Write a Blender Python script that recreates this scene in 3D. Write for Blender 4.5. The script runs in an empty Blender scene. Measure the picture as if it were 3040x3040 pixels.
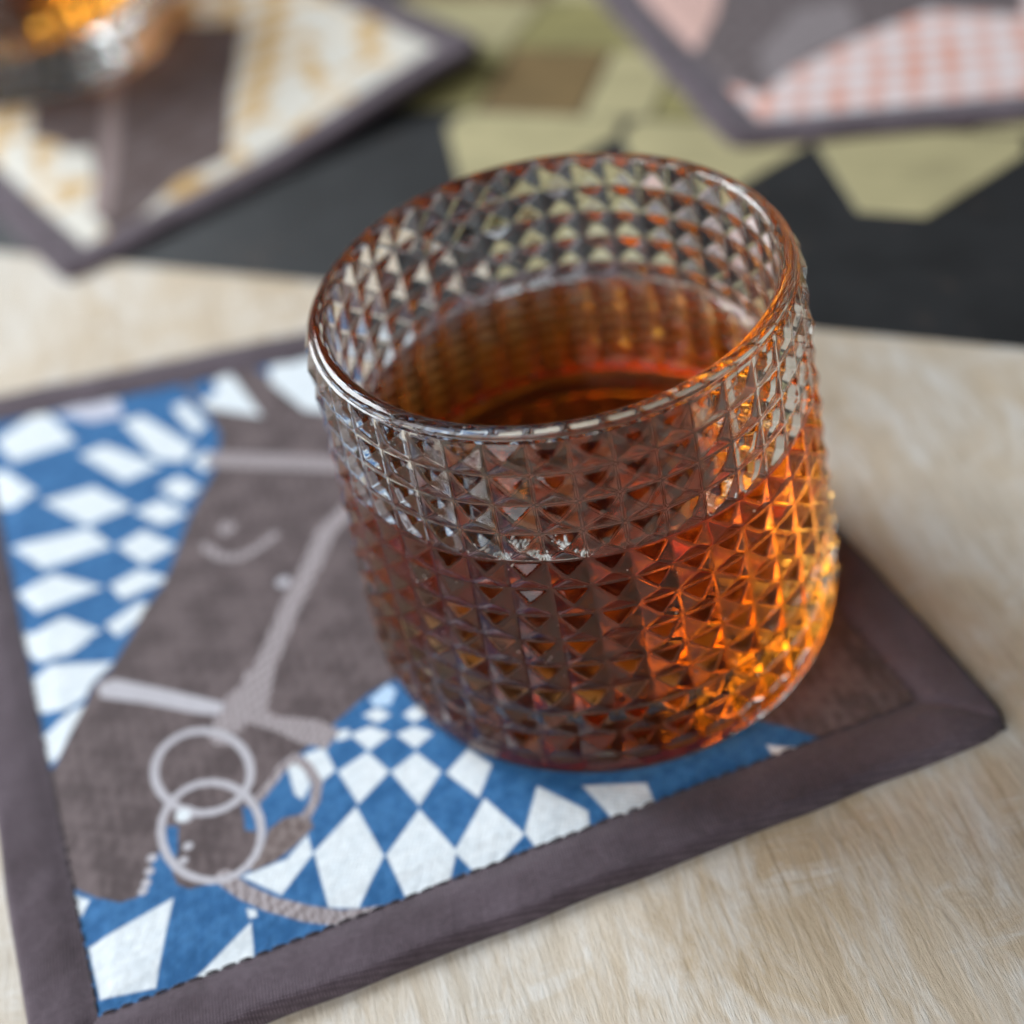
import bpy, math, random
import numpy as np
from mathutils import Vector, Matrix

MM = 0.001
ZP = 2.8            # height of the coaster's printed top above the table, mm
random.seed(7)
rng = np.random.default_rng(11)
scene = bpy.context.scene
col = scene.collection

# ------------------------------------------------------------------ camera
cam_d = bpy.data.cameras.new('camera')
cam = bpy.data.objects.new('camera', cam_d)
col.objects.link(cam)
scene.camera = cam
CAM = (3.015, -206.655, 212.146 + ZP)
ROT = Matrix(((0.9841480810550862, 0.16590220850843135, 0.06268182964477204),
              (-0.0651242896799748, 0.666811019511577, -0.742375842246776),
              (-0.1649587265023284, 0.726525650937361, 0.6670450487641548)))
M4 = ROT.to_4x4()
M4.translation = Vector(CAM) * MM
cam.matrix_world = M4
cam_d.sensor_width = 36.0
cam_d.lens = 36.0 * 4387.57 / 3040.0
cam_d.clip_start = 0.01
cam_d.clip_end = 20.0
cam_d.dof.use_dof = True
cam_d.dof.focus_distance = 0.2265
cam_d.dof.aperture_fstop = 6.4

# ------------------------------------------------------------------ world and light
world = bpy.data.worlds.new('World')
scene.world = world
world.use_nodes = True
bg = world.node_tree.nodes['Background']
bg.inputs['Color'].default_value = (1.0, 0.95, 0.90, 1)
bg.inputs['Strength'].default_value = 0.03

def area(name, loc, target, sx, sy, power, color):
    d = bpy.data.lights.new(name, 'AREA')
    d.shape = 'RECTANGLE'; d.size = sx; d.size_y = sy
    d.energy = power; d.color = color
    o = bpy.data.objects.new(name, d); col.objects.link(o)
    o.location = loc
    o.rotation_euler = (Vector(target) - Vector(loc)).to_track_quat('-Z', 'Y').to_euler()
    return o
# window of the room behind to the left, plus an added wide fill at front left
area('window_light', (-0.993, 0.804, 0.963), (0, 0, 0.03), 0.85, 0.80, 34.0, (0.88, 0.95, 1.0))
area('side_fill_light', (-0.99, -1.026, 0.926), (0, 0, 0.03), 1.9, 1.5, 27.0, (0.92, 0.96, 1.0))

vs = scene.view_settings
scene.display_settings.display_device = 'sRGB'
vs.view_transform = 'Standard'; vs.look = 'None'; vs.exposure = 0.0; vs.gamma = 1.0
vs.use_curve_mapping = False
scene.render.engine = 'CYCLES'
cy = scene.cycles
cy.max_bounces = 24; cy.transmission_bounces = 22; cy.glossy_bounces = 8; cy.diffuse_bounces = 4
cy.transparent_max_bounces = 8
cy.caustics_refractive = True; cy.caustics_reflective = True
cy.blur_glossy = 0.4
cy.sample_clamp_indirect = 8.0
cy.use_denoising = True
cy.use_adaptive_sampling = True; cy.adaptive_threshold = 0.02

# ------------------------------------------------------------------ helpers
def tag(o, label=None, cat=None, group=None, kind=None):
    if label: o['label'] = label
    if cat: o['category'] = cat
    if group: o['group'] = group
    if kind: o['kind'] = kind
    return o

def empty(name, loc):
    o = bpy.data.objects.new(name, None)
    o.empty_display_size = 0.01
    col.objects.link(o); o.location = loc
    return o

def mesh_obj(name, verts, faces, mat, parent=None, smooth=True):
    """verts in mm in the parent's own space"""
    me = bpy.data.meshes.new(name)
    v = np.asarray(verts, dtype=np.float64) * MM
    me.from_pydata(v.tolist(), [], [list(map(int, f)) for f in faces])
    me.materials.append(mat)
    if smooth: me.polygons.foreach_set('use_smooth', [True] * len(me.polygons))
    me.update()
    o = bpy.data.objects.new(name, me); col.objects.link(o)
    if parent is not None: o.parent = parent
    return o

def grid_obj(name, X, mat, parent=None, closed=False, flip=False, colors=None, smooth=True):
    """X: (nu, nv, 3) array of points in mm -> quad sheet; closed joins the first axis round"""
    nu, nv = X.shape[:2]
    idx = np.arange(nu * nv).reshape(nu, nv)
    a = idx if closed else idx[:-1]
    b = np.roll(idx, -1, 0) if closed else idx[1:]
    q = np.stack([a[:, :-1], b[:, :-1], b[:, 1:], a[:, 1:]], -1).reshape(-1, 4)
    if flip: q = q[:, ::-1]
    me = bpy.data.meshes.new(name)
    n, m = nu * nv, len(q)
    me.vertices.add(n); me.loops.add(4 * m); me.polygons.add(m)
    me.vertices.foreach_set('co', (X.reshape(-1) * MM).astype(np.float32))
    me.loops.foreach_set('vertex_index', q.reshape(-1).astype(np.int32))
    me.polygons.foreach_set('loop_start', (np.arange(m) * 4).astype(np.int32))
    me.polygons.foreach_set('use_smooth', np.full(m, smooth))
    if colors is not None:
        at = me.color_attributes.new('print', 'FLOAT_COLOR', 'POINT')
        c = np.ones((n, 4), np.float32); c[:, :3] = colors.reshape(-1, 3)
        at.data.foreach_set('color', c.reshape(-1))
    me.materials.append(mat)
    me.update(calc_edges=True); me.validate()
    o = bpy.data.objects.new(name, me); col.objects.link(o)
    if parent is not None: o.parent = parent
    return o

def lin(r, g, b):
    f = lambda c: c / 12.92 if c <= 0.04045 else ((c + 0.055) / 1.055) ** 2.4
    return np.array([f(r / 255), f(g / 255), f(b / 255)])

class NT:
    """small node tree builder"""
    def __init__(s, name):
        s.m = bpy.data.materials.new(name); s.m.use_nodes = True
        s.t = s.m.node_tree; s.t.nodes.clear()
        s.out = s.t.nodes.new('ShaderNodeOutputMaterial')
    def n(s, kind, **kw):
        nd = s.t.nodes.new('ShaderNode' + kind)
        for k, v in kw.items():
            if k.startswith('_'): setattr(nd, k[1:], v)
            else:
                key = k.replace('__', ' ')
                nd.inputs[key].default_value = v
        return nd
    def l(s, a, b): s.t.links.new(a, b)
    def ramp(s, fac, stops):
        r = s.n('ValToRGB'); e = r.color_ramp.elements
        while len(e) < len(stops): e.new(0.5)
        for el, (p, c) in zip(e, stops):
            el.position = p; el.color = (*c, 1) if len(c) == 3 else c
        s.l(fac, r.inputs[0]); return r.outputs['Color']
    def mix(s, fac, a, b, mode='MIX'):
        x = s.n('Mix', _data_type='RGBA', _blend_type=mode)
        for sock, v in ((x.inputs[0], fac), (x.inputs[6], a), (x.inputs[7], b)):
            if hasattr(v, 'links'): s.l(v, sock)
            elif isinstance(v, (int, float)): sock.default_value = v
            else: sock.default_value = (*v, 1) if len(v) == 3 else v
        return x.outputs[2]
    def math(s, op, a, b=0.0):
        x = s.n('Math', _operation=op)
        for sock, v in ((x.inputs[0], a), (x.inputs[1], b)):
            if hasattr(v, 'links'): s.l(v, sock)
            else: sock.default_value = v
        return x.outputs[0]
    def coords(s, scale=(1, 1, 1), rot=0.0, kind='Object'):
        tc = s.n('TexCoord'); mp = s.n('Mapping')
        mp.inputs['Scale'].default_value = scale; mp.inputs['Rotation'].default_value = (0, 0, rot)
        s.l(tc.outputs[kind], mp.inputs[0]); return mp.outputs[0]
    def bump(s, h, strength, dist, normal=None):
        b = s.n('Bump', Strength=strength, Distance=dist); s.l(h, b.inputs['Height'])
        if normal is not None: s.l(normal, b.inputs['Normal'])
        return b.outputs[0]

# ------------------------------------------------------------------ materials
BAND_A = math.atan2(-0.435, 0.900)     # direction of the painted border across the table

GRAIN = 80.0
def mat_wood():
    s = NT('bleached_wood')
    base = s.coords(rot=math.radians(GRAIN))          # grain axis -> texture X
    def noise(scale, vec_scale, detail=6.0, rough=0.6, dist=0.0):
        mp = s.n('Mapping'); mp.inputs['Scale'].default_value = vec_scale
        s.l(base, mp.inputs[0])
        t = s.n('TexNoise', Scale=scale, Detail=detail, Roughness=rough, Distortion=dist)
        s.l(mp.outputs[0], t.inputs['Vector']); return t.outputs['Fac']
    broad = noise(11.0, (0.6, 1.5, 1), 4.0, 0.55, 0.6)
    fibre = noise(330.0, (0.20, 1, 1), 8.0, 0.72, 0.7)
    fine = noise(900.0, (0.10, 1, 1), 5.0, 0.7, 0.2)
    blot = noise(70.0, (0.38, 1, 1), 6.0, 0.66, 0.9)
    cross = noise(60.0, (1.9, 0.5, 1), 6.0, 0.7, 0.6)   # saw chatter across the grain
    c = s.ramp(broad, [(0.36, (0.50, 0.385, 0.26)), (0.50, (0.59, 0.485, 0.365)), (0.64, (0.56, 0.505, 0.435))])
    white = s.ramp(blot, [(0.45, (0, 0, 0)), (0.60, (1, 1, 1))])
    white2 = s.ramp(cross, [(0.53, (0, 0, 0)), (0.64, (1, 1, 1))])
    wf = s.math('MULTIPLY', s.math('MAXIMUM', white, white2), s.ramp(fibre, [(0.36, (0.1,) * 3), (0.64, (0.75,) * 3)]))
    c = s.mix(wf, c, (0.72, 0.70, 0.67))
    dk = s.ramp(fibre, [(0.32, (0.86, 0.835, 0.80)), (0.47, (1,) * 3)])
    c = s.mix(1.0, c, dk, 'MULTIPLY')
    dk2 = s.ramp(fine, [(0.30, (0.82, 0.78, 0.72)), (0.46, (1,) * 3)])
    c = s.mix(1.0, c, dk2, 'MULTIPLY')
    vs_ = s.n('Mapping'); vs_.inputs['Scale'].default_value = (0.10, 1, 1); s.l(base, vs_.inputs[0])
    crack = s.n('TexVoronoi', Scale=75.0, _feature='DISTANCE_TO_EDGE'); s.l(vs_.outputs[0], crack.inputs['Vector'])
    cr = s.ramp(crack.outputs['Distance'], [(0.0, (0.55, 0.47, 0.38)), (0.03, (1,) * 3)])
    c = s.mix(s.ramp(blot, [(0.38, (0.45,) * 3), (0.50, (0,) * 3)]), c, s.mix(1.0, c, cr, 'MULTIPLY'))
    p = s.n('BsdfPrincipled', Roughness=0.5)
    p.inputs['Specular IOR Level'].default_value = 0.35
    s.l(c, p.inputs['Base Color'])
    h = s.math('ADD', s.math('MULTIPLY', fibre, 0.7), s.math('MULTIPLY', fine, 0.5))
    h = s.math('ADD', h, s.math('MULTIPLY', cross, 0.35))
    s.l(s.bump(h, 0.7, 0.0007), p.inputs['Normal'])
    s.l(p.outputs[0], s.out.inputs[0]); return s.m

def mat_paint(name, rgb, var=0.18, rough=0.45, wear=None, wear_amt=0.0):
    s = NT(name)
    v = s.coords(rot=-BAND_A)
    t = s.n('TexNoise', Scale=38.0, Detail=6.0, Roughness=0.6); s.l(v, t.inputs['Vector'])
    mp = s.n('Mapping'); mp.inputs['Scale'].default_value = (0.12, 1, 1); s.l(v, mp.inputs[0])
    g = s.n('TexNoise', Scale=210.0, Detail=5.0, Roughness=0.65); s.l(mp.outputs[0], g.inputs['Vector'])
    lo = tuple(c * (1 - var) for c in rgb); hi = tuple(c * (1 + var) for c in rgb)
    c = s.ramp(t.outputs['Fac'], [(0.32, lo), (0.68, hi)])
    c = s.mix(1.0, c, s.ramp(g.outputs['Fac'], [(0.3, (0.82,) * 3), (0.6, (1.05,) * 3)]), 'MULTIPLY')
    if wear:
        w = s.n('TexNoise', Scale=60.0, Detail=7.0, Roughness=0.7); s.l(v, w.inputs['Vector'])
        f = s.ramp(w.outputs['Fac'], [(0.64 - wear_amt, (0,) * 3), (0.72 - wear_amt, (1,) * 3)])
        c = s.mix(s.math('MULTIPLY', f, 0.55), c, wear)
    p = s.n('BsdfPrincipled', Roughness=rough); s.l(c, p.inputs['Base Color'])
    s.l(s.bump(g.outputs['Fac'], 0.4, 0.0004), p.inputs['Normal'])
    s.l(p.outputs[0], s.out.inputs[0]); return s.m

def weave(s, scale, rot, amt, dist):
    v = s.coords(rot=rot)
    w1 = s.n('TexWave', _wave_type='BANDS', _bands_direction='X', Scale=scale, Distortion=0.6, Detail=1.0)
    w2 = s.n('TexWave', _wave_type='BANDS', _bands_direction='Y', Scale=scale, Distortion=0.6, Detail=1.0)
    s.l(v, w1.inputs['Vector']); s.l(v, w2.inputs['Vector'])
    return s.math('MULTIPLY', w1.outputs['Fac'], w2.outputs['Fac'])

def mat_binding(name, rot):
    s = NT(name)
    w = weave(s, 560.0, rot, 1, 1)
    v = s.coords()
    n = s.n('TexNoise', Scale=55.0, Detail=6.0, Roughness=0.65); s.l(v, n.inputs['Vector'])
    n2 = s.n('TexNoise', Scale=900.0, Detail=3.0, Roughness=0.7); s.l(v, n2.inputs['Vector'])
    c = s.ramp(n.outputs['Fac'], [(0.32, (0.085, 0.060, 0.072)), (0.68, (0.150, 0.112, 0.135))])
    c = s.mix(1.0, c, s.ramp(w, [(0.1, (0.72,) * 3), (0.6, (1.18,) * 3)]), 'MULTIPLY')
    c = s.mix(1.0, c, s.ramp(n2.outputs['Fac'], [(0.3, (0.85,) * 3), (0.7, (1.15,) * 3)]), 'MULTIPLY')
    p = s.n('BsdfPrincipled', Roughness=0.92)
    p.inputs['Specular IOR Level'].default_value = 0.15
    p.inputs['Sheen Weight'].default_value = 0.22
    p.inputs['Sheen Roughness'].default_value = 0.5
    s.l(c, p.inputs['Base Color'])
    b = s.bump(n.outputs['Fac'], 0.55, 0.002)
    s.l(s.bump(w, 0.7, 0.0002, b), p.inputs['Normal'])
    s.l(p.outputs[0], s.out.inputs[0]); return s.m

def mat_print(name):
    s = NT(name)
    a = s.n('Attribute', _attribute_name='print')
    v = s.coords()
    n2 = s.n('TexNoise', Scale=700.0, Detail=4.0, Roughness=0.7); s.l(v, n2.inputs['Vector'])
    vo = s.n('TexVoronoi', Scale=620.0, _feature='SMOOTH_F1'); s.l(v, vo.inputs['Vector'])
    c = s.mix(1.0, a.outputs['Color'], s.ramp(n2.outputs['Fac'], [(0.3, (0.88,) * 3), (0.7, (1.07,) * 3)]), 'MULTIPLY')
    p = s.n('BsdfPrincipled', Roughness=0.78)
    p.inputs['Specular IOR Level'].default_value = 0.25
    s.l(c, p.inputs['Base Color'])
    w = weave(s, 420.0, 0.25, 1, 1)
    b = s.bump(vo.outputs['Distance'], 0.30, 0.0005)
    s.l(s.bump(w, 0.35, 0.0002, b), p.inputs['Normal'])
    s.l(p.outputs[0], s.out.inputs[0]); return s.m

def mat_plain(name, rgb, rough=0.8):
    s = NT(name)
    v = s.coords()
    n = s.n('TexNoise', Scale=800.0, Detail=3.0); s.l(v, n.inputs['Vector'])
    c = s.ramp(n.outputs['Fac'], [(0.3, tuple(x * 0.8 for x in rgb)), (0.7, tuple(x * 1.2 for x in rgb))])
    p = s.n('BsdfPrincipled', Roughness=rough); s.l(c, p.inputs['Base Color'])
    s.l(p.outputs[0], s.out.inputs[0]); return s.m

def mat_glass():
    s = NT('clear_pressed_glass')
    g = s.n('BsdfGlass', Roughness=0.0, IOR=1.5, Color=(0.985, 0.99, 0.985, 1))
    v = s.coords()
    n = s.n('TexNoise', Scale=330.0, Detail=3.0, Roughness=0.55); s.l(v, n.inputs['Vector'])
    s.l(s.bump(n.outputs['Fac'], 0.05, 0.0004), g.inputs['Normal'])
    s.l(g.outputs[0], s.out.inputs[0]); return s.m

def mat_liquid():
    # one material for the whole drink: its free surface meets air, its sides meet the glass
    s = NT('amber_liquid')
    g = s.n('BsdfGlass', Roughness=0.0, Color=(1, 1, 1, 1))
    at = s.n('Attribute', _attribute_name='free_surface')
    ior = s.math('ADD', s.math('MULTIPLY', at.outputs['Fac'], 1.345 - 1.345 / 1.5), 1.345 / 1.5)
    s.l(ior, g.inputs['IOR'])
    s.l(g.outputs[0], s.out.inputs[0])
    a = s.n('VolumeAbsorption', Density=100.0, Color=(0.918, 0.655, 0.0, 1))
    s.l(a.outputs[0], s.out.inputs['Volume'])
    return s.m

WOOD = mat_wood()
DARK = mat_paint('charcoal_paint', (0.013, 0.013, 0.014), 0.55, 0.62, (0.085, 0.055, 0.04), 0.05)
OLIVE = mat_paint('olive_paint', (0.27, 0.235, 0.095), 0.18, 0.55)
PALE = mat_paint('pale_olive_paint', (0.42, 0.365, 0.20), 0.12, 0.55)
OCHRE = mat_paint('ochre_paint', (0.185, 0.120, 0.048), 0.12, 0.55)
GLASS = mat_glass()
LIQUID = mat_liquid()
def mat_foam():
    s = NT('foam_bubble')
    p = s.n('BsdfPrincipled', Roughness=0.08, IOR=1.33)
    p.inputs['Base Color'].default_value = (0.92, 0.90, 0.88, 1)
    p.inputs['Transmission Weight'].default_value = 0.2
    s.l(p.outputs[0], s.out.inputs[0]); return s.m
FOAM = mat_foam()
THREAD = mat_plain('dark_thread', (0.045, 0.036, 0.042))
PRINT = mat_print('printed_cotton')
BACKING = mat_plain('brown_backing', (0.07, 0.055, 0.06))

# ------------------------------------------------------------------ table
T = np.array([0.900, -0.435]); T /= np.linalg.norm(T)
Nn = np.array([-T[1], T[0]])
def tn(t, n): return T * t + Nn * n
def slab(name, pts, z0, z1, mat, parent=None, bev=0.0):
    """convex outline (mm, world x/y) as a slab with a small chamfer on its upper edge"""
    P = np.array(pts, float); c = P.mean(0); k = len(P)
    if bev > 0:
        r = np.linalg.norm(P - c, axis=1, keepdims=True)
        I = c + (P - c) * (1 - bev / r)
        V = [(*p, z0) for p in P] + [(*p, z1 - bev * 0.6) for p in P] + [(*p, z1) for p in I]
        F = [[i, (i + 1) % k, k + (i + 1) % k, k + i] for i in range(k)]
        F += [[k + i, k + (i + 1) % k, 2 * k + (i + 1) % k, 2 * k + i] for i in range(k)]
        F += [[2 * k + i for i in range(k)], [i for i in range(k)][::-1]]
    else:
        V = [(*p, z0) for p in P] + [(*p, z1) for p in P]
        F = [[i, (i + 1) % k, k + (i + 1) % k, k + i] for i in range(k)]
        F += [[k + i for i in range(k)], [i for i in range(k)][::-1]]
    return mesh_obj(name, V, F, mat, parent, smooth=False)

NB = 97.0
table = slab('table_top', [tn(-800, -700), tn(800, -700), tn(800, NB - 0.3), tn(-800, NB - 0.3)], -30, 0.0, WOOD)
tag(table, 'bleached light wood table top with a painted border', kind='structure')
slab('painted_border', [tn(-800, NB), tn(800, NB), tn(800, 800), tn(-800, 800)], -30, -0.25, DARK, table, 0.4)
PITCH, C0 = 57.5, -88.0
for k in range(-1, 6):
    t0 = C0 + PITCH * k
    if k >= 0:
        slab('inlay', [tn(t0 - 9, 148.5), tn(t0 + 8.5, 148), tn(t0 + 28.0, 181), tn(t0 + 26.0, 190.5), tn(t0 - 26.0, 190.5), tn(t0 - 28.0, 181)],
             -0.6, 0.05, PALE, table, 0.25)
    slab('inlay', [tn(t0 - 22, 191.8), tn(t0 + 12, 191.8), tn(t0 + 8, 232), tn(t0 - 26, 232)], -0.6, 0.03, OCHRE if k % 2 == 0 else OLIVE, table, 0.25)
    slab('inlay', [tn(t0 + 13.1, 191.8), tn(t0 + 34.4, 191.8), tn(t0 + 30.4, 232), tn(t0 + 9.1, 232)], -0.6, 0.06, PALE if k % 2 == 0 else OLIVE, table, 0.25)
    slab('inlay', [tn(t0 - 28.2, 233.2), tn(t0 + 28.2, 233.2), tn(t0 + 28.2, 268), tn(t0 - 28.2, 268)], -0.6, 0.05, OLIVE if k % 2 == 0 else PALE, table, 0.25)
    slab('inlay', [tn(t0 - 28.2, 269.2), tn(t0 + 28.2, 269.2), tn(t0 + 28.2, 310), tn(t0 - 28.2, 310)], -0.6, 0.05, PALE if k % 2 == 0 else OCHRE, table, 0.25)

# ------------------------------------------------------------------ coasters
def sm(x): x = np.clip(x, 0, 1); return x * x * (3 - 2 * x)
def wob(X, Y, s, seed):
    r = np.random.default_rng(seed); o = np.zeros_like(X)
    for k in range(7):
        a = r.uniform(0, 6.28); f = r.uniform(0.5, 1.6) / s; p = r.uniform(0, 6.28)
        o += np.sin((X * math.cos(a) + Y * math.sin(a)) * f * 6.28 + p)
    return o / 7

def sd_poly(px, py, V):
    """signed distance to a polygon (negative inside)"""
    V = np.array(V, float); d = np.full(px.shape, 1e9); s = np.ones(px.shape)
    n = len(V)
    for i in range(n):
        a, b = V[i], V[i - 1]
        e = b - a; wx, wy = px - a[0], py - a[1]
        t = np.clip((wx * e[0] + wy * e[1]) / max(e @ e, 1e-9), 0, 1)
        d = np.minimum(d, (wx - e[0] * t) ** 2 + (wy - e[1] * t) ** 2)
        c1 = py >= a[1]; c2 = py < b[1]; c3 = e[0] * wy > e[1] * wx
        s = np.where((c1 & c2 & c3) | (~c1 & ~c2 & ~c3), -s, s)
    return s * np.sqrt(d)
def sd_line(px, py, V, hw):
    V = np.array(V, float); d = np.full(px.shape, 1e9)
    for a, b in zip(V[:-1], V[1:]):
        e = b - a; wx, wy = px - a[0], py - a[1]
        t = np.clip((wx * e[0] + wy * e[1]) / max(e @ e, 1e-9), 0, 1)
        d = np.minimum(d, (wx - e[0] * t) ** 2 + (wy - e[1] * t) ** 2)
    return np.sqrt(d) - hw

def paint(X, Y, shapes, pal, ground, soft=0.25):
    C = np.empty(X.shape + (3,)); C[:] = ground if not callable(ground) else 0
    if callable(ground): C[:] = ground(X, Y)
    for sh in shapes:
        V = np.array(sh[2]); hw = sh[3] if sh[0] == 'l' else 0
        m = hw + 1.0
        box = (X > V[:, 0].min() - m) & (X < V[:, 0].max() + m) & (Y > V[:, 1].min() - m) & (Y < V[:, 1].max() + m)
        if not box.any(): continue
        x, y = X[box], Y[box]
        d = sd_poly(x, y, V) if sh[0] == 'p' else sd_line(x, y, V, hw)
        a = np.clip(0.5 - d / (2 * soft), 0, 1)[:, None]
        c = pal[sh[1]]
        if callable(c): c = c(x, y)
        C[box] = C[box] * (1 - a) + c * a
    return C

def inset(Q, w):
    Q = np.array(Q, float); L = []
    for i in range(4):
        a, b = Q[i], Q[(i + 1) % 4]; u = (b - a) / np.linalg.norm(b - a); n = np.array([-u[1], u[0]])
        L.append((a + n * w, u))
    out = []
    for i in range(4):
        p, u = L[i - 1]; q, v = L[i]
        t = np.linalg.solve(np.stack([u, -v], 1), q - p); out.append(p + u * t[0])
    return np.array(out)

def coaster(Q, shapes, pal, ground, res, label, lift=None, width=12.6, stitches=True, bow=0.0):
    Q = np.array(Q, float); c = Q.mean(0)
    I = inset(Q, width)
    root = empty('coaster', (c[0] * MM, c[1] * MM, 0))
    tag(root, label, 'coaster', 'quilted cloth coasters on the table')
    hz = (lambda x, y: lift(x, y)) if lift else (lambda x, y: 0 * x)
    # printed panel
    u = np.linspace(-0.004, 1.004, res)
    U, V = np.meshgrid(u, u, indexing='ij')
    def bil(K, U, V): return (K[0] * ((1 - U) * (1 - V))[..., None] + K[1] * (U * (1 - V))[..., None] + K[2] * (U * V)[..., None] + K[3] * ((1 - U) * V)[..., None])
    XY = bil(I, U, V)
    edge = np.minimum(np.minimum(U, 1 - U), np.minimum(V, 1 - V)) * 150
    Z = ZP - 0.55 * (1 - sm(edge / 5)) + 0.10 * wob(XY[..., 0], XY[..., 1], 22, 3) * sm(edge / 10) - 0.12 + 0.16 * wob(XY[..., 0], XY[..., 1], 3.4, 77) * np.exp(-np.maximum(edge, 0) / 4.0) + hz(XY[..., 0], XY[..., 1])
    C = paint(XY[..., 0], XY[..., 1], shapes, pal, ground)
    grid_obj('printed_panel', np.dstack([XY - c, Z]), PRINT, root, colors=C)
    # binding: four mitred strips of folded fabric
    nl, nw = 90, 16
    w = np.linspace(0, 1, nw)          # 0 at the inner edge, 1 at the outer edge underneath
    ang = np.clip((w - 0.55) / 0.45, 0, 1) * math.pi * 0.5
    out_f = np.where(w < 0.55, w / 0.55 * 0.86, 0.86 + 0.14 * np.sin(ang))
    zf = np.where(w < 0.55, 2.05 + 1.15 * sm(w / 0.25) - 0.1 * (w / 0.55), 0.15 + 2.95 * np.cos(ang))
    for i in range(4):
        a, b, ia, ib = Q[i], Q[(i + 1) % 4], I[i], I[(i + 1) % 4]
        s = np.linspace(0, 1, nl)[:, None]
        inner = ia + (ib - ia) * s; outer = a + (b - a) * s
        L = np.linalg.norm(b - a)
        dc = np.minimum(s[:, 0], 1 - s[:, 0]) * L
        e = (ib - ia) / np.linalg.norm(ib - ia); nrm = np.array([e[1], -e[0]])
        P = inner[:, None, :] + (outer - inner)[:, None, :] * out_f[None, :, None]
        # soft corner, slightly wavy outer edge
        pull = 2.4 * np.exp(-(dc / 3.2) ** 1.3)[:, None] * (out_f[None, :] ** 3)
        to_c = (c - P); to_c /= np.linalg.norm(to_c, axis=2, keepdims=True)
        P = P + to_c * pull[..., None]
        wv = 0.45 * wob(P[..., 0], P[..., 1], 26, 20 + i) * out_f[None, :] ** 2
        P = P + nrm * wv[..., None]
        seam = np.exp(-(dc / 1.1) ** 2)[:, None] * sm(w / 0.15)[None, :]
        Zs = zf[None, :] + 0.42 * wob(P[..., 0], P[..., 1], 13, 40 + i) * np.sin(np.clip(w, 0, 0.9) / 0.9 * math.pi)[None, :] - 0.55 * seam * (zf[None, :] > 1.0)
        Zs = Zs + 0.20 * wob(P[..., 0], P[..., 1], 4.2, 60 + i) * np.exp(-(w / 0.28) ** 2)[None, :] * sm(w / 0.08)[None, :]
        Zs = np.maximum(Zs, 0.12) + hz(P[..., 0], P[..., 1])
        mat = mat_binding('brown_binding_cloth', -math.atan2(e[1], e[0]) + 0.1)
        grid_obj('binding_strip', np.dstack([P - c, Zs]), mat, root, flip=False)
        if stitches:
            Li = np.linalg.norm(ib - ia); ns = int(Li / 2.9)
            for k in range(ns):
                q = ia + e * ((k + 0.5) * Li / ns) + nrm * (0.55 + random.uniform(-0.06, 0.06))
                st = bpy.data.objects.new('stitch', STITCH); col.objects.link(st); st.parent = root
                st.location = ((q[0] - c[0]) * MM, (q[1] - c[1]) * MM, (2.50 + float(hz(q[0], q[1]))) * MM)
                st.rotation_euler = (0, 0, math.atan2(e[1], e[0]) + random.uniform(-0.09, 0.09))
                st.scale = (random.uniform(0.85, 1.1), random.uniform(0.85, 1.1), 1)
    # cloth back
    u = np.linspace(0, 1, 24); U, V = np.meshgrid(u, u, indexing='ij')
    K = inset(Q, 1.2); XY = bil(K, U, V)
    grid_obj('backing', np.dstack([XY - c, 0.08 + hz(XY[..., 0], XY[..., 1])]), BACKING, root, flip=True)
    return root

# one stitch: a short thread, thickest in its middle and dipping at both ends
def stitch_mesh():
    n, m = 7, 6; V = []; F = []
    for i in range(n):
        x = (i / (n - 1) - 0.5) * 2.6; k = 1 - (2 * i / (n - 1) - 1) ** 2
        r = 0.07 + 0.13 * math.sqrt(k); z = -0.34 + 0.26 * k
        for j in range(m):
            a = 2 * math.pi * j / m; V.append((x * MM, r * math.cos(a) * MM, (z + r * math.sin(a)) * MM))
    for i in range(n - 1):
        for j in range(m):
            F.append((i * m + j, (i + 1) * m + j, (i + 1) * m + (j + 1) % m, i * m + (j + 1) % m))
    F += [tuple(range(m))[::-1], tuple((n - 1) * m + j for j in range(m))]
    me = bpy.data.meshes.new('stitch'); me.from_pydata(V, [], F); me.materials.append(THREAD)
    me.polygons.foreach_set('use_smooth', [True] * len(F)); me.update(); return me
STITCH = stitch_mesh()

def mottled(c0, c1, s, seed):
    c0, c1 = np.array(c0), np.array(c1)
    def f(x, y):
        k = sm(0.5 + 1.1 * wob(x, y, s, seed) + 0.8 * wob(x, y, s * 0.31, seed + 1) + 0.35 * wob(x, y, s * 0.09, seed + 2))[..., None]
        return c0 * (1 - k) + c1 * k
    return f

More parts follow.
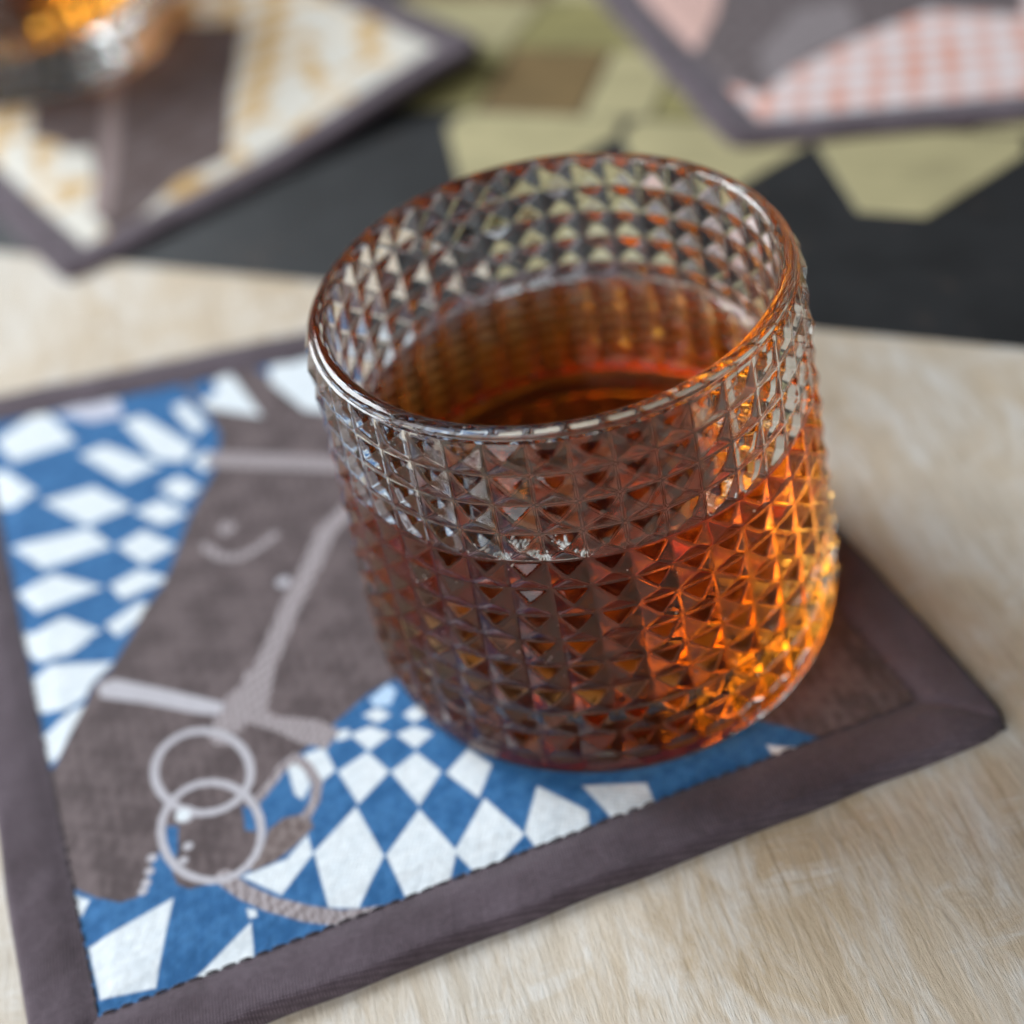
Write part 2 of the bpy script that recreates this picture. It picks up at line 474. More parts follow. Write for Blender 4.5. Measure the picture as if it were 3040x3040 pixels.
# the print of each coaster: polygons ('p') and drawn lines ('l') with a colour key, table x/y in mm
PRINT_MAIN = [
    ('p','w',[[-144.3,87.7],[-134.5,99.6],[-122.5,81.9],[-137.9,78.0]]),
    ('p','w',[[-130.4,95.8],[-115.6,100.3],[-111.6,89.3],[-119.6,88.9]]),
    ('p','w',[[-111.5,86.6],[-106.6,87.9],[-91.7,72.0],[-93.3,66.7],[-100.5,69.0]]),
    ('p','w',[[-98.9,89.3],[-95.7,90.2],[-89.1,79.7],[-91.5,76.1],[-96.1,83.3]]),
    ('p','w',[[-120.8,76.4],[-114.8,78.5],[-99.1,66.6],[-107.7,62.9]]),
    ('p','w',[[-91.6,66.3],[-88.2,69.4],[-85.1,64.5],[-88.5,61.5]]),
    ('p','w',[[-144.3,76.7],[-139.6,75.5],[-129.4,64.8],[-134.5,60.3],[-141.5,63.2]]),
    ('p','w',[[-127.4,60.8],[-115.2,63.0],[-104.3,53.1],[-114.7,49.3]]),
    ('p','w',[[-98.8,58.6],[-94.3,61.4],[-88.6,56.0],[-92.8,51.7]]),
    ('p','w',[[-103.9,51.5],[-97.7,53.9],[-90.8,47.5],[-96.7,44.9]]),
    ('p','w',[[-132.4,46.6],[-114.0,48.2],[-107.5,40.6],[-122.9,36.8]]),
    ('p','w',[[-106.5,40.4],[-100.6,44.2],[-92.2,37.0],[-99.2,32.7]]),
    ('p','w',[[-128.0,30.8],[-120.0,34.6],[-107.7,27.5],[-121.9,23.1]]),
    ('p','w',[[-106.2,27.8],[-100.0,31.3],[-92.6,26.7],[-102.8,22.7]]),
    ('p','w',[[-123.5,16.0],[-115.6,20.3],[-106.2,14.1],[-117.8,8.2]]),
    ('p','w',[[-105.5,15.8],[-98.8,21.1],[-94.7,19.2],[-102.3,11.6]]),
    ('p','g',[[-130.4,95.8],[-115.6,100.3],[-111.6,89.3],[-119.6,88.9]]),
    ('p','w',[[-125.4,18.2],[-117.5,16.4],[-108.4,12.1],[-112.1,8.8],[-118.6,8.1],[-121.2,10.4]]),
    ('p','w',[[-116.1,6.5],[-102.1,4.4],[-105.9,-0.3],[-107.0,-4.3],[-110.5,-6.6],[-116.4,-6.0],[-119.2,-0.3],[-119.3,4.0]]),
    ('p','w',[[-109.3,-7.3],[-106.2,-5.9],[-110.1,-18.6],[-111.8,-19.9],[-113.6,-16.9],[-114.4,-12.4]]),
    ('p','w',[[-48.3,-29.8],[-44.1,-35.2],[-49.9,-41.5],[-53.9,-33.3]]),
    ('p','w',[[-39.0,-31.7],[-34.5,-37.0],[-38.7,-43.9],[-43.9,-35.3]]),
    ('p','w',[[-50.3,-42.1],[-45.2,-53.5],[-49.7,-63.0],[-54.9,-62.1],[-57.8,-50.5]]),
    ('p','w',[[-38.7,-44.8],[-32.3,-54.8],[-34.7,-63.3],[-40.5,-64.9],[-44.8,-53.4]]),
    ('p','w',[[-70.8,-53.2],[-62.7,-51.0],[-59.1,-46.6],[-58.0,-50.8],[-63.3,-58.3]]),
    ('p','w',[[-64.1,-28.5],[-60.7,-30.5],[-59.0,-35.4],[-60.4,-38.5],[-61.9,-37.0]]),
    ('p','w',[[-60.5,-28.0],[-56.7,-27.1],[-54.4,-32.9],[-57.0,-35.3],[-59.7,-30.7]]),
    ('p','w',[[-51.7,-25.0],[-47.8,-23.7],[-43.8,-26.5],[-48.0,-29.6]]),
    ('p','w',[[-42.8,-26.7],[-39.4,-25.4],[-35.7,-27.8],[-39.2,-30.8]]),
    ('p','w',[[-54.8,-23.5],[-51.9,-23.6],[-51.8,-25.7],[-54.2,-26.1]]),
    ('p','w',[[-49.3,-20.7],[-46.5,-19.4],[-43.8,-21.7],[-46.3,-23.3]]),
    ('p','w',[[-41.4,-22.2],[-39.3,-20.6],[-36.8,-23.1],[-39.4,-24.5]]),
    ('p','m',[[-48.1,-17.1],[-44.4,-13.8],[-42.6,-15.9],[-43.9,-19.3],[-46.8,-19.1]]),
    ('p','w',[[-29.3,-32.9],[-25.1,-37.4],[-27.9,-44.3],[-33.6,-37.6]]),
    ('p','w',[[-26.8,-44.6],[-20.3,-53.3],[-28.0,-61.2],[-32.7,-54.9]]),
    ('p','w',[[-17.2,-43.7],[-8.8,-50.6],[-8.9,-55.7],[-17.4,-58.3],[-20.2,-53.0]]),
    ('p','w',[[-9.2,-45.2],[2.1,-46.7],[3.2,-52.2],[-3.1,-55.4]]),
    ('p','w',[[24.2,-42.3],[31.2,-44.4],[25.6,-47.5]]),
    ('p','w',[[-97.4,-62.7],[-82.9,-55.6],[-84.3,-72.4],[-93.8,-73.1]]),
    ('p','w',[[-78.0,-72.1],[-68.4,-62.9],[-67.4,-71.6]]),
    ('p','w',[[-102.6,-50.9],[-98.6,-53.0],[-99.7,-55.9],[-101.3,-54.7]]),
    ('p','w',[[-69.4,-60.0],[-67.7,-60.5],[-67.4,-61.9],[-68.8,-62.0]]),
    ('p','h',[[-99.9,103.2],[-94.8,92.6],[-88.9,83.0],[-85.3,74.4],[-85.5,68.7],[-85.7,61.5],[-87.9,54.3],[-90.2,46.6],[-91.3,39.6],[-92.5,32.1],[-94.1,25.0],[-97.5,18.5],[-99.6,10.7],[-101.3,6.1],[-102.8,1.6],[-102.7,2.7],[-105.8,-1.0],[-106.5,-5.8],[-108.2,-12.4],[-110.3,-19.9],[-111.6,-22.2],[-111.5,-31.6],[-109.6,-38.0],[-106.5,-45.8],[-105.6,-46.3],[-102.8,-49.4],[-97.1,-53.0],[-92.7,-54.8],[-89.6,-54.3],[-88.5,-52.8],[-88.2,-49.9],[-87.6,-46.9],[-87.4,-46.1],[-85.9,-44.1],[-85.9,-40.0],[-83.8,-40.1],[-83.2,-45.7],[-83.7,-50.1],[-82.5,-52.8],[-80.2,-54.2],[-77.1,-53.8],[-75.6,-53.4],[-73.3,-52.2],[-69.6,-52.4],[-67.0,-48.9],[-68.3,-43.5],[-68.4,-36.9],[-67.5,-36.2],[-64.3,-28.8],[-60.8,-27.3],[-54.6,-21.4],[-48.4,-15.7],[-43.4,-13.0],[-41.0,-14.2],[-28.2,-22.9],[-3.4,-32.1],[15.2,-32.7],[26.0,-38.1],[37.2,-44.2],[46.0,-44.4],[67.2,-42.6],[57.4,13.3],[15.2,131.7],[-13.0,116.4]]),
    ('p','w',[[22.9,0.0],[27.2,-5.2],[31.5,0.0],[27.2,5.2]]),  # from here, white diamonds added under the glass to brighten the drink from below
    ('p','w',[[16.1,7.8],[20.4,2.6],[24.7,7.8],[20.4,13.0]]),
    ('p','w',[[9.3,15.6],[13.6,10.4],[17.9,15.6],[13.6,20.8]]),
    ('p','w',[[2.5,23.4],[6.8,18.2],[11.1,23.4],[6.8,28.6]]),
    ('p','w',[[16.1,-7.8],[20.4,-13.0],[24.7,-7.8],[20.4,-2.6]]),
    ('p','w',[[9.3,0.0],[13.6,-5.2],[17.9,0.0],[13.6,5.2]]),
    ('p','w',[[2.5,7.8],[6.8,2.6],[11.1,7.8],[6.8,13.0]]),
    ('p','w',[[-4.3,15.6],[0.0,10.4],[4.3,15.6],[0.0,20.8]]),
    ('p','w',[[-11.1,23.4],[-6.8,18.2],[-2.5,23.4],[-6.8,28.6]]),
    ('p','w',[[9.3,-15.6],[13.6,-20.8],[17.9,-15.6],[13.6,-10.4]]),
    ('p','w',[[2.5,-7.8],[6.8,-13.0],[11.1,-7.8],[6.8,-2.6]]),
    ('p','w',[[-4.3,0.0],[0.0,-5.2],[4.3,0.0],[0.0,5.2]]),
    ('p','w',[[-11.1,7.8],[-6.8,2.6],[-2.5,7.8],[-6.8,13.0]]),
    ('p','w',[[-17.9,15.6],[-13.6,10.4],[-9.3,15.6],[-13.6,20.8]]),
    ('p','w',[[2.5,-23.4],[6.8,-28.6],[11.1,-23.4],[6.8,-18.2]]),
    ('p','w',[[-4.3,-15.6],[0.0,-20.8],[4.3,-15.6],[0.0,-10.4]]),
    ('p','w',[[-11.1,-7.8],[-6.8,-13.0],[-2.5,-7.8],[-6.8,-2.6]]),
    ('p','w',[[-17.9,0.0],[-13.6,-5.2],[-9.3,0.0],[-13.6,5.2]]),
    ('p','w',[[-24.7,7.8],[-20.4,2.6],[-16.1,7.8],[-20.4,13.0]]),
    ('p','w',[[-11.1,-23.4],[-6.8,-28.6],[-2.5,-23.4],[-6.8,-18.2]]),
    ('p','w',[[-17.9,-15.6],[-13.6,-20.8],[-9.3,-15.6],[-13.6,-10.4]]),
    ('p','w',[[-24.7,-7.8],[-20.4,-13.0],[-16.1,-7.8],[-20.4,-2.6]]),
    ('p','w',[[-31.5,0.0],[-27.2,-5.2],[-22.9,0.0],[-27.2,5.2]]),
    ('p','w',[[-94.2,94.7],[-85.3,100.4],[-75.2,78.8],[-90.3,86.5]]),
    ('p','b',[[-95.9,97.4],[-89.8,99.4],[-87.5,92.3],[-91.4,89.4]]),
    ('p','w',[[-75.4,100.3],[-65.6,103.5],[-59.6,93.4],[-57.8,75.3],[-64.6,78.5],[-73.8,92.0]]),
    ('p','b',[[-79.7,101.6],[-74.6,102.4],[-74.5,95.0]]),
    ('p','w',[[-35.2,115.6],[-19.6,126.5],[-8.1,110.2],[-22.5,102.5]]),  # from here, unseen white diamonds added behind the glass to brighten the drink
    ('p','w',[[-14.1,128.0],[-0.9,133.7],[6.8,119.6],[-5.2,113.9]]),
    ('p','w',[[-2.2,108.3],[9.9,115.4],[18.3,98.9],[6.4,90.9]]),
    ('p','w',[[13.6,125.5],[18.4,120.7],[25.8,104.1],[20.3,101.3]]),
    ('p','w',[[-19.2,98.6],[-6.7,106.7],[2.1,89.3],[-10.0,84.4]]),
    ('p','w',[[24.8,96.9],[29.2,92.6],[34.6,75.4],[27.8,73.4]]),
    ('p','w',[[11.6,85.0],[21.0,93.7],[27.5,70.8],[20.1,63.7]]),
    ('p','b',[[-85.8,-39.7],[-83.7,-40.1],[-83.3,-46.0],[-85.1,-45.4]]),
    ('p','b',[[-71.8,-37.8],[-69.6,-38.8],[-68.6,-44.0],[-70.8,-43.3]]),
    ('p','t',[[-66.5,-44.1],[-63.7,-42.0],[-59.3,-41.6],[-58.0,-45.1],[-61.4,-48.7],[-64.7,-51.1],[-68.9,-52.5],[-69.8,-51.1],[-67.1,-46.6]]),
    ('l','s',[[-72.2,-9.5],[-69.0,-2.0],[-64.8,13.1],[-61.0,23.3],[-58.0,33.6],[-52.0,40.8]],2.26),
    ('l','s',[[-85.8,65.5],[-53.8,55.2]],2.53),
    ('p','v',[[-104.7,-1.1],[-101.1,-0.5],[-88.5,-6.3],[-77.4,-11.8],[-77.4,-15.0],[-82.4,-13.5],[-93.7,-8.5],[-100.1,-6.2],[-103.6,-4.8]]),
    ('p','s',[[-77.1,-10.4],[-74.1,-7.9],[-73.5,-4.2],[-67.3,-3.7],[-68.1,-12.6],[-68.7,-15.2],[-66.5,-17.4],[-58.0,-20.1],[-53.6,-23.6],[-56.2,-27.6],[-61.7,-24.9],[-66.3,-21.2],[-72.3,-17.8],[-73.2,-20.0],[-78.8,-18.7],[-79.3,-15.7],[-77.1,-13.5]]),
    ('p','s',[[-80.3,-18.6],[-74.7,-19.8],[-75.7,-22.7],[-78.4,-22.1]]),
    ('l','s',[[-74.2,-52.6],[-70.1,-56.5],[-65.0,-59.9],[-59.0,-62.6],[-52.9,-64.4],[-43.8,-64.7],[-38.8,-63.3]],1.51),
    ('l','s',[[-68.5,-36.3],[-66.6,-33.6],[-64.8,-30.6],[-62.3,-28.3],[-59.7,-31.0],[-57.7,-35.3],[-58.1,-39.5],[-59.5,-42.2]],0.98),
    ('l','v',[[-70.7,-30.1],[-70.8,-32.6],[-71.6,-34.7],[-72.9,-36.4],[-74.8,-37.6],[-76.9,-38.1],[-79.3,-38.0],[-81.7,-37.2],[-84.1,-35.8],[-86.2,-33.9],[-87.9,-31.6],[-89.2,-29.1],[-89.8,-26.4],[-89.8,-23.9],[-89.1,-21.6],[-87.8,-19.8],[-85.9,-18.5],[-83.6,-17.9],[-81.1,-18.1],[-78.6,-19.0],[-76.1,-20.5],[-74.0,-22.5],[-72.3,-24.9],[-71.2,-27.5],[-70.7,-30.1]],0.82),
    ('l','v',[[-67.7,-44.2],[-67.8,-46.9],[-68.6,-49.3],[-69.9,-51.2],[-71.7,-52.5],[-73.9,-53.2],[-76.3,-53.1],[-78.7,-52.3],[-81.1,-50.9],[-83.2,-48.9],[-85.0,-46.4],[-86.2,-43.6],[-86.9,-40.7],[-86.9,-37.8],[-86.2,-35.3],[-84.9,-33.2],[-83.0,-31.7],[-80.8,-31.0],[-78.2,-31.1],[-75.6,-32.0],[-73.2,-33.6],[-71.0,-35.8],[-69.3,-38.5],[-68.2,-41.3],[-67.7,-44.2]],0.78),
    ('l','v',[[-82.6,-37.6],[-82.5,-37.7]],1.79),
    ('l','w',[[-83.1,-37.7],[-83.0,-37.8]],1.33),
    ('l','v',[[-87.9,-46.3],[-87.8,-46.3]],0.91),
    ('l','v',[[-88.0,-49.1],[-88.0,-49.1]],0.9),
    ('l','v',[[-88.3,-51.5],[-88.3,-51.5]],0.9),
    ('l','v',[[-88.7,-53.1],[-88.7,-53.1]],0.89),
    ('l','v',[[-81.4,-44.9],[-81.3,-44.9]],0.91),
    ('l','v',[[-81.9,-47.9],[-81.9,-47.9]],0.9),
    ('l','s',[[-81.0,40.0],[-80.9,40.0]],1.95),
    ('l','s',[[-85.6,35.4],[-81.8,31.0],[-77.8,29.7],[-73.5,31.8],[-69.8,35.1]],1.11),
    ('l','v',[[-67.0,19.7],[-66.9,19.7]],1.52),
]
PRINT_2 = [
    ('p','h',[[-169.9,279.3],[-144.1,285.1],[-126.6,298.8],[-123.0,319.3],[-93.9,302.2],[-96.0,253.9],[-94.6,213.9],[-109.1,205.9],[-124.1,180.0],[-134.9,186.6],[-138.2,219.7],[-154.9,246.9],[-165.4,254.5]]),
    ('p','k',[[-95.0,289.7],[-70.7,300.8],[-22.7,251.0],[-26.8,233.6],[-57.6,220.5],[-82.3,206.0],[-93.1,216.7]]),
    ('p','w',[[-76.4,298.9],[-65.0,302.8],[-53.2,280.2],[-66.0,273.2]]),
    ('p','w',[[-45.7,264.7],[-31.2,266.7],[-22.9,247.2],[-37.0,241.5]]),
    ('p','w',[[-84.7,245.6],[-72.7,256.0],[-63.1,233.4],[-74.8,223.6]]),
    ('p','w',[[-59.9,247.0],[-45.7,248.9],[-37.1,230.4],[-50.9,225.0]]),
    ('p','w',[[-94.0,227.4],[-84.0,234.3],[-72.7,215.9],[-85.7,207.3]]),
    ('p','w',[[-69.6,270.7],[-56.8,273.4],[-49.3,254.3],[-61.7,247.7]]),
    ('p','w',[[-176.5,255.1],[-163.9,246.7],[-156.7,216.3],[-166.9,207.0]]),
    ('p','w',[[-150.6,201.3],[-139.1,203.7],[-129.7,184.9],[-137.6,172.8],[-146.6,178.7]]),
    ('p','w',[[-155.5,239.9],[-142.8,238.7],[-137.6,216.2],[-148.6,220.1]]),
    ('p','w',[[-169.0,217.4],[-162.2,218.3],[-154.2,193.2],[-164.3,193.5]]),
    ('l','s',[[-142.3,292.6],[-135.1,228.9],[-132.8,195.1]],2.8),
]
PRINT_3 = [
    ('p','h',[[35.3,331.9],[172.0,277.0],[150.7,210.7],[126.0,225.7],[98.9,214.7],[77.0,202.1],[68.6,191.7],[57.1,206.8],[46.4,211.1],[50.6,227.8],[46.4,245.2]]),
    ('p','k',[[42.0,299.2],[73.7,284.0],[64.3,249.4],[56.2,231.2],[49.6,226.4],[46.4,245.2]]),
    ('p','s',[[72.2,218.7],[88.6,242.6],[105.5,243.0],[103.5,220.2],[84.9,209.6],[70.7,194.2]]),
]

WHITE = (0.76, 0.80, 0.83)
BLUE = mottled((0.022, 0.112, 0.28), (0.042, 0.160, 0.36), 6, 5)
PAL1 = {'w': mottled(WHITE, (0.70, 0.75, 0.79), 6, 8), 'b': BLUE, 'c': mottled((0.46, 0.40, 0.33), (0.62, 0.56, 0.48), 5, 71), 'm': (0.50, 0.66, 0.85), 'g': (0.55, 0.55, 0.64),
        'h': mottled((0.092, 0.067, 0.068), (0.146, 0.110, 0.111), 12, 14), 't': mottled((0.14, 0.10, 0.095), (0.24, 0.19, 0.18), 3, 15),
        's': mottled((0.21, 0.165, 0.17), (0.45, 0.40, 0.41), 1.5, 17), 'v': (0.50, 0.475, 0.51)}
PAL1 = {k: (v if callable(v) else np.array(v)) for k, v in PAL1.items()}
main = coaster([(-101.6, -90.6), (67.6, -46.1), (12.8, 116.9), (-166.3, 107.2)], PRINT_MAIN, PAL1, BLUE, 760,
               'brown bound coaster printed with blue and white diamonds and a horse, under the nearest glass')

def tan_check(x, y):
    a = (x * 0.836 + y * 0.548) / 13.0; b = (-x * 0.548 + y * 0.836) / 11.0
    k = sm(0.5 + 2.2 * np.sin(a * math.pi + b * 0.9) * np.sin(b * math.pi - a * 0.4))[..., None]
    return np.array((0.58, 0.37, 0.15)) * (1 - k) + np.array((0.70, 0.64, 0.55)) * k
PAL2 = {'h': mottled((0.085, 0.055, 0.050), (0.13, 0.095, 0.092), 10, 24), 'k': tan_check, 'w': np.array((0.66, 0.62, 0.55)), 's': np.array((0.27, 0.20, 0.19))}
def lift2(x, y):
    t = (x + 137) * 0.836 + (y - 162) * 0.548
    return 8.0 * sm((t - 55) / 100)
PRINT_2 = PRINT_2 + [('p', 'w', [[-169 + 43 * math.cos(k * 0.5236), 322 + 43 * math.sin(k * 0.5236)] for k in range(12)])]  # white disc added under the second glass to make its base look paler
coaster([(-139, 160.5), (-9.5, 246), (-96, 380), (-225, 296)], PRINT_2, PAL2, tan_check, 260,
        'brown bound coaster with tan and white diamond print at the upper left', lift=lift2, stitches=False)

def coral_check(x, y):
    a = (x * 0.97 - y * 0.23) / 5.2; b = (x * 0.23 + y * 0.97) / 4.6
    k = 0.5 + 0.5 * np.clip(1.6 * np.sin(a * math.pi + 0.5 * wob(x, y, 40, 61)), -1, 1)
    q = 0.5 + 0.5 * np.clip(1.6 * np.sin(b * math.pi + 0.5 * wob(x, y, 40, 62)), -1, 1)
    f = ((0.6 + 0.4 * sm(0.5 + 1.2 * wob(x, y, 30, 63))) * (0.5 * k + 0.5 * q))[..., None]
    return np.array((0.72, 0.68, 0.69)) * (1 - f) + np.array((0.68, 0.25, 0.15)) * f
PAL3 = {'h': mottled((0.115, 0.090, 0.092), (0.17, 0.14, 0.142), 10, 34), 'k': np.array((0.62, 0.40, 0.35)), 's': np.array((0.24, 0.205, 0.21))}
coaster([(54.5, 168.0), (215, 140), (190, 300), (26, 298)], PRINT_3, PAL3, coral_check, 260,
        'brown bound coaster with coral and white check print at the upper right', stitches=False)

# ------------------------------------------------------------------ pressed glass tumbler
HG = 76.7; NCOL = 40; NROW = 13; PH = -2.5354869; PIT = 5.93
def outer_profile():
    """valley line of the outer wall, from under the lip to the foot: arclength-even samples"""
    pts = []
    zt = HG - 1.3
    for z in np.linspace(zt, 7.2, 200): pts.append((40.84 + 0.056 * (HG - z), z))
    r1 = pts[-1][0]
    rx, rz = 1.3, 6.6
    for a in np.linspace(0, math.pi / 2 * 0.93, 120)[1:]: pts.append((r1 - rx * (1 - math.cos(a)) + 0.056 * rz * math.sin(a), 7.2 - rz * math.sin(a)))
    P = np.array(pts); d = np.r_[0, np.cumsum(np.linalg.norm(np.diff(P, axis=0), axis=1))]
    return P, d
OP, OD = outer_profile()
def outer_at(s):
    r = np.interp(s, OD, OP[:, 0]); z = np.interp(s, OD, OP[:, 1])
    e = 0.05
    dr = np.interp(s + e, OD, OP[:, 0]) - np.interp(s - e, OD, OP[:, 0]); dz = np.interp(s + e, OD, OP[:, 1]) - np.interp(s - e, OD, OP[:, 1])
    L = np.hypot(dr, dz) + 1e-12
    return r, z, -dz / L, dr / L      # point and outward normal (r,z)

def tumbler_meshes():
    K = 16; HS = 1.2
    na, ns = NCOL * K, NROW * K + 1
    S_TOT = OD[-1]; pit = S_TOT / NROW
    ia, js = np.arange(na), np.arange(ns)
    Aa = PH + ia * 2 * math.pi / na; Ss = js * S_TOT / (ns - 1)
    Uu = (ia % K) / K; Vv = (js / K) % 1.0
    U, V = np.meshgrid(Uu, Vv, indexing='ij'); Ag, Sg = np.meshgrid(Aa, Ss, indexing='ij')
    # slightly uneven moulding, cell by cell
    ci, cj = np.meshgrid(ia // K, np.minimum(js // K, NROW - 1), indexing='ij')
    amp = 1 + 0.10 * rng.standard_normal((NCOL, NROW))[ci, cj]
    cu = 0.5 + 0.02 * rng.standard_normal((NCOL, NROW))[ci, cj]; cv = 0.5 + 0.02 * rng.standard_normal((NCOL, NROW))[ci, cj]
    ds = np.stack([U / cu, (1 - U) / (1 - cu), V / cv, (1 - V) / (1 - cv)])
    k = 0.007
    d = -k * np.log(np.exp(-ds / k).sum(0)) + k * math.log(1.0)
    d = np.maximum(d, 0)
    e = 0.007; d = np.sqrt(d * d + e * e) - e
    h = HS * amp * d
    h *= 1 - 0.85 * sm((Sg / S_TOT * NROW - (NROW - 0.9)) / 0.25)      # the last row runs out into the smooth foot
    r, z, nr, nz = outer_at(Sg)
    rr = r + nr * h; zz = z + nz * h
    rr += 0.05 * np.sin(3 * Ag + 0.08 * zz) + 0.04 * np.sin(5 * Ag - 0.13 * zz + 1.0)
    W = np.dstack([rr * np.cos(Ag), rr * np.sin(Ag), zz])
    ring0 = W[:, 0]; ringN = W[:, -1]
    # lip: from the top of the wall, over a rounded edge, to the inner wall
    RI = 37.5
    t = np.linspace(0, 1, 26)
    prof = []
    r0 = OP[0, 0]; z0 = OP[0, 1]
    for q in np.linspace(0, 1, 5): prof.append((r0 - 0.55 * sm(q), z0 + 0.25 * q))
    rc, hw = (r0 - 0.55 + RI) / 2, (r0 - 0.55 - RI) / 2
    for a in np.linspace(0, math.pi, 18)[1:]: prof.append((rc + hw * math.cos(a), z0 + 0.25 + 1.15 * math.sin(a) ** 0.9))
    prof = np.array(prof)
    Ar = PH + np.arange(na) * 2 * math.pi / na
    A2 = Ar[:, None]
    LIP = np.dstack([prof[None, :, 0] * np.cos(A2), prof[None, :, 0] * np.sin(A2), np.broadcast_to(prof[None, :, 1], (na, len(prof)))]).copy()
    LIP[:, 0] = ring0
    # inner wall to the liquid line
    zl = LEVEL + MEN
    zi = np.linspace(prof[-1, 1], zl, 40)
    ri = inner_r(zi)
    wv = 0.035 * np.sin(4 * A2 + zi[None, :] * 0.2) + 0.03 * np.sin(7 * A2 - zi[None, :] * 0.31)
    wv = wv * sm((prof[-1, 1] - zi) / 6)[None, :] * sm((zi - zl) / 4)[None, :]
    IN = np.dstack([(ri[None, :] + wv) * np.cos(A2), (ri[None, :] + wv) * np.sin(A2), np.broadcast_to(zi[None, :], wv.shape)])
    # foot: rounded ring, then a slightly hollow underside
    rb, zb = OP[-1]
    fp = [(rb, zb), (rb - 0.5, zb - 0.3), (rb - 1.2, zb - 0.5), (rb - 2.2, 0.02), (rb - 4.0, 0.0), (rb - 5.4, 0.1), (rb - 7.0, 0.4), (rb - 9.5, 0.6), (14, 0.75), (0.02, 0.8)]
    fp = np.array(fp); fp[1, 1] = min(fp[1, 1], zb * 0.55); fp[2, 1] = zb * 0.2
    FT = np.dstack([fp[None, :, 0] * np.cos(A2), fp[None, :, 0] * np.sin(A2), np.broadcast_to(fp[None, :, 1], (na, len(fp)))]).copy()
    FT[:, 0] = ringN
    return W, LIP, IN, FT

LEVEL = 49.6; MEN = 1.5; FLOOR = 6.5
def inner_r(z): return 37.5 + 0.028 * (HG + 0.1 - np.asarray(z))

def liquid_mesh(name, FLOOR=FLOOR):
    na = NCOL * 16
    zl = LEVEL + MEN
    prof = []
    # surface from the centre to the wall, curling up at the wall
    rw = float(inner_r(zl))
    for r in np.r_[np.linspace(0.02, rw - 3.2, 10), rw - 3.2 + 3.2 * np.linspace(0, 1, 14)[1:]]:
        q = max(0.0, (r - (rw - 3.2)) / 3.2); prof.append((r, LEVEL + MEN * q ** 2.6))
    ntop = len(prof)
    zc = FLOOR + 11.0
    for z in np.linspace(zl, zc, 40)[1:]: prof.append((float(inner_r(z)), z))
    rcn = float(inner_r(zc))
    for a in np.linspace(0, math.pi / 2, 22)[1:]: prof.append((rcn - 11.0 * (1 - math.cos(a)), zc - 11.0 * math.sin(a)))
    for q in np.linspace(0, 1, 10)[1:]: prof.append(((rcn - 11.0) * (1 - q) + 0.02 * q, FLOOR - 0.4 * q * q))
    P = np.array(prof)
    A2 = (PH + np.arange(na) * 2 * math.pi / na)[:, None]
    X = np.dstack([P[None, :, 0] * np.cos(A2), P[None, :, 0] * np.sin(A2), np.broadcast_to(P[None, :, 1], (na, len(P)))])
    nu, nv = X.shape[:2]
    idx = np.arange(nu * nv).reshape(nu, nv); b = np.roll(idx, -1, 0)
    return X, ntop

def link_part(name, mesh, parent, root_kind=None):
    o = bpy.data.objects.new(name, mesh); col.objects.link(o); o.parent = parent; return o

W_, LIP_, IN_, FT_ = tumbler_meshes()
def make_tumbler(loc, label):
    root = empty('glass_tumbler', [c * MM for c in loc])
    tag(root, label, 'glass', 'pressed glass tumblers with amber drink')
    return root
g1 = make_tumbler((0, 0, ZP), 'clear pressed glass tumbler with rows of pointed studs, sharp in the foreground')
wall_o = grid_obj('faceted_wall', W_, GLASS, g1, closed=True, flip=True)
rim_o = grid_obj('rim', LIP_, GLASS, g1, closed=True, flip=False)
inn_o = grid_obj('inner_wall', IN_, GLASS, g1, closed=True, flip=False)
foot_o = grid_obj('foot', FT_, GLASS, g1, closed=True, flip=True)

def make_drink(loc, floor, label):
    LX, NTOP = liquid_mesh('drink', floor)
    o = grid_obj('amber_drink', LX, LIQUID, None, closed=True, flip=True)
    nvq = LX.shape[1] - 1
    fs = np.tile((np.arange(nvq) < NTOP - 1).astype(np.float32), LX.shape[0])
    o.data.attributes.new('free_surface', 'FLOAT', 'FACE').data.foreach_set('value', fs)
    o.location = [c * MM for c in loc]
    return tag(o, label, 'drink', 'amber drinks in the tumblers')
drink1 = make_drink((0, 0, ZP), FLOOR, 'clear reddish amber drink filling the studded glass in the foreground')

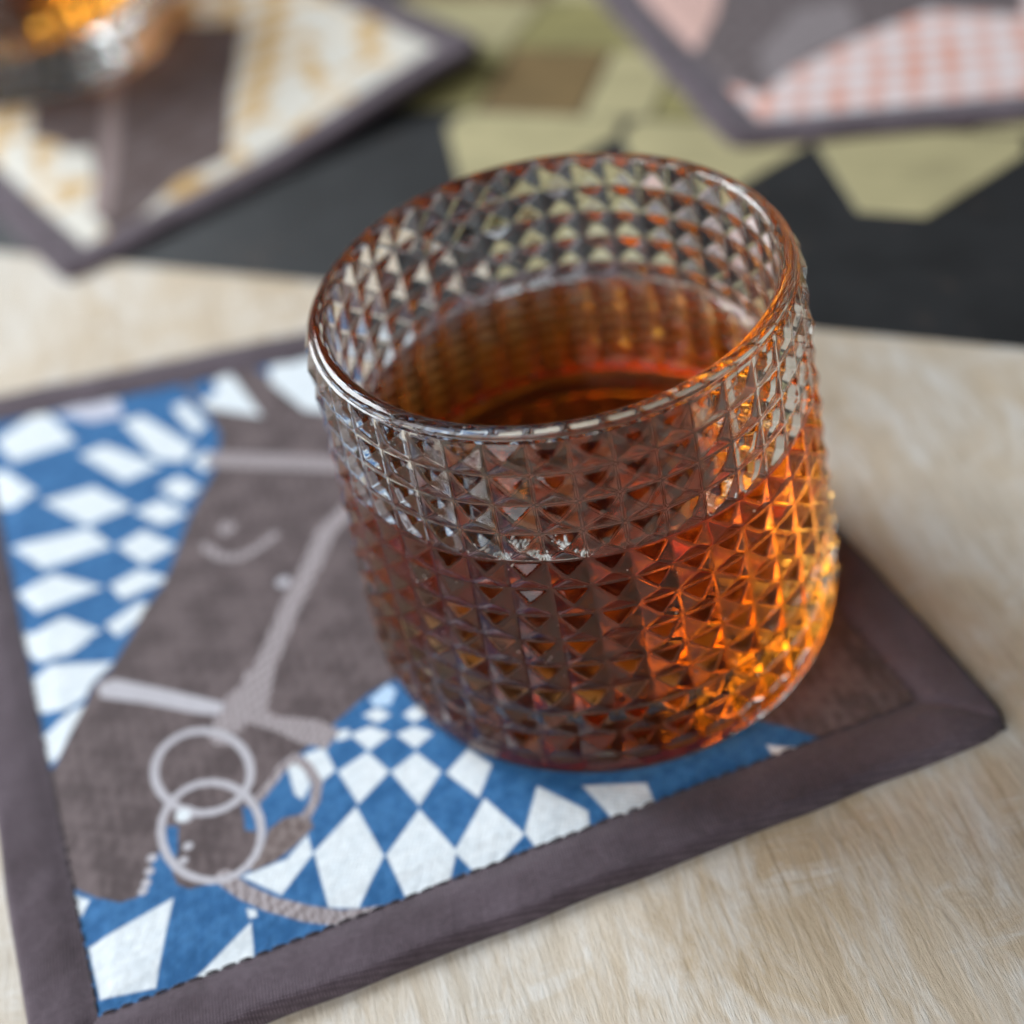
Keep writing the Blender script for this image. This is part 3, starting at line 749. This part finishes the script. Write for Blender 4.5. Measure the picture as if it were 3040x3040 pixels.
# foam bubbles gathered where the drink meets the near wall
def bubbles(parent):
    V = []; F = []
    def ball(c, r):
        b = len(V); nt, npn = 6, 8
        V.append((c[0], c[1], c[2] + r))
        for i in range(1, nt):
            th = math.pi * i / nt
            for j in range(npn):
                a = 2 * math.pi * j / npn
                V.append((c[0] + r * math.sin(th) * math.cos(a), c[1] + r * math.sin(th) * math.sin(a), c[2] + r * math.cos(th)))
        V.append((c[0], c[1], c[2] - r))
        for j in range(npn):
            F.append((b, b + 1 + j, b + 1 + (j + 1) % npn))
            for i in range(nt - 2):
                p = b + 1 + i * npn
                F.append((p + j, p + npn + j, p + npn + (j + 1) % npn, p + (j + 1) % npn))
            p = b + 1 + (nt - 2) * npn
            F.append((p + j, len(V) - 1, p + (j + 1) % npn))
    for _ in range(240):
        k = random.random()
        a = math.radians(random.gauss(-109, 2.4) if k < 0.35 else (random.gauss(-98, 3.0) if k < 0.9 else random.uniform(-140, -40)))
        rr = float(inner_r(LEVEL)) - abs(random.gauss(0, 0.8)) - 0.25
        r = random.uniform(0.12, 0.34)
        q = max(0.0, (rr - (float(inner_r(LEVEL)) - 3.2)) / 3.2)
        ball((rr * math.cos(a), rr * math.sin(a), LEVEL + MEN * q ** 2.6 + r * 0.35), r)
    for _ in range(70):                     # small ones clinging to the wall below the surface
        a = math.radians(random.uniform(-160, -20)); z = random.uniform(14, LEVEL - 1); r = random.uniform(0.07, 0.17)
        rr = float(inner_r(z)) - r * 1.1
        ball((rr * math.cos(a), rr * math.sin(a), z), r)
    o = mesh_obj('bubbles', V, F, FOAM, parent); o['kind'] = 'stuff'
    return o
bubbles(drink1)

# the second tumbler, far behind on the tan coaster
gx, gy = -169.2, 322.1
gz = ZP + float(lift2(np.array(gx), np.array(gy)))
g2 = make_tumbler((gx, gy, gz), 'blurred glass of amber drink on the tan coaster at the upper left')
for p in (wall_o, rim_o, inn_o, foot_o):
    c = p.copy(); col.objects.link(c); c.parent = g2
make_drink((gx, gy, gz), 15.0, 'amber drink in the blurred glass at the upper left corner')
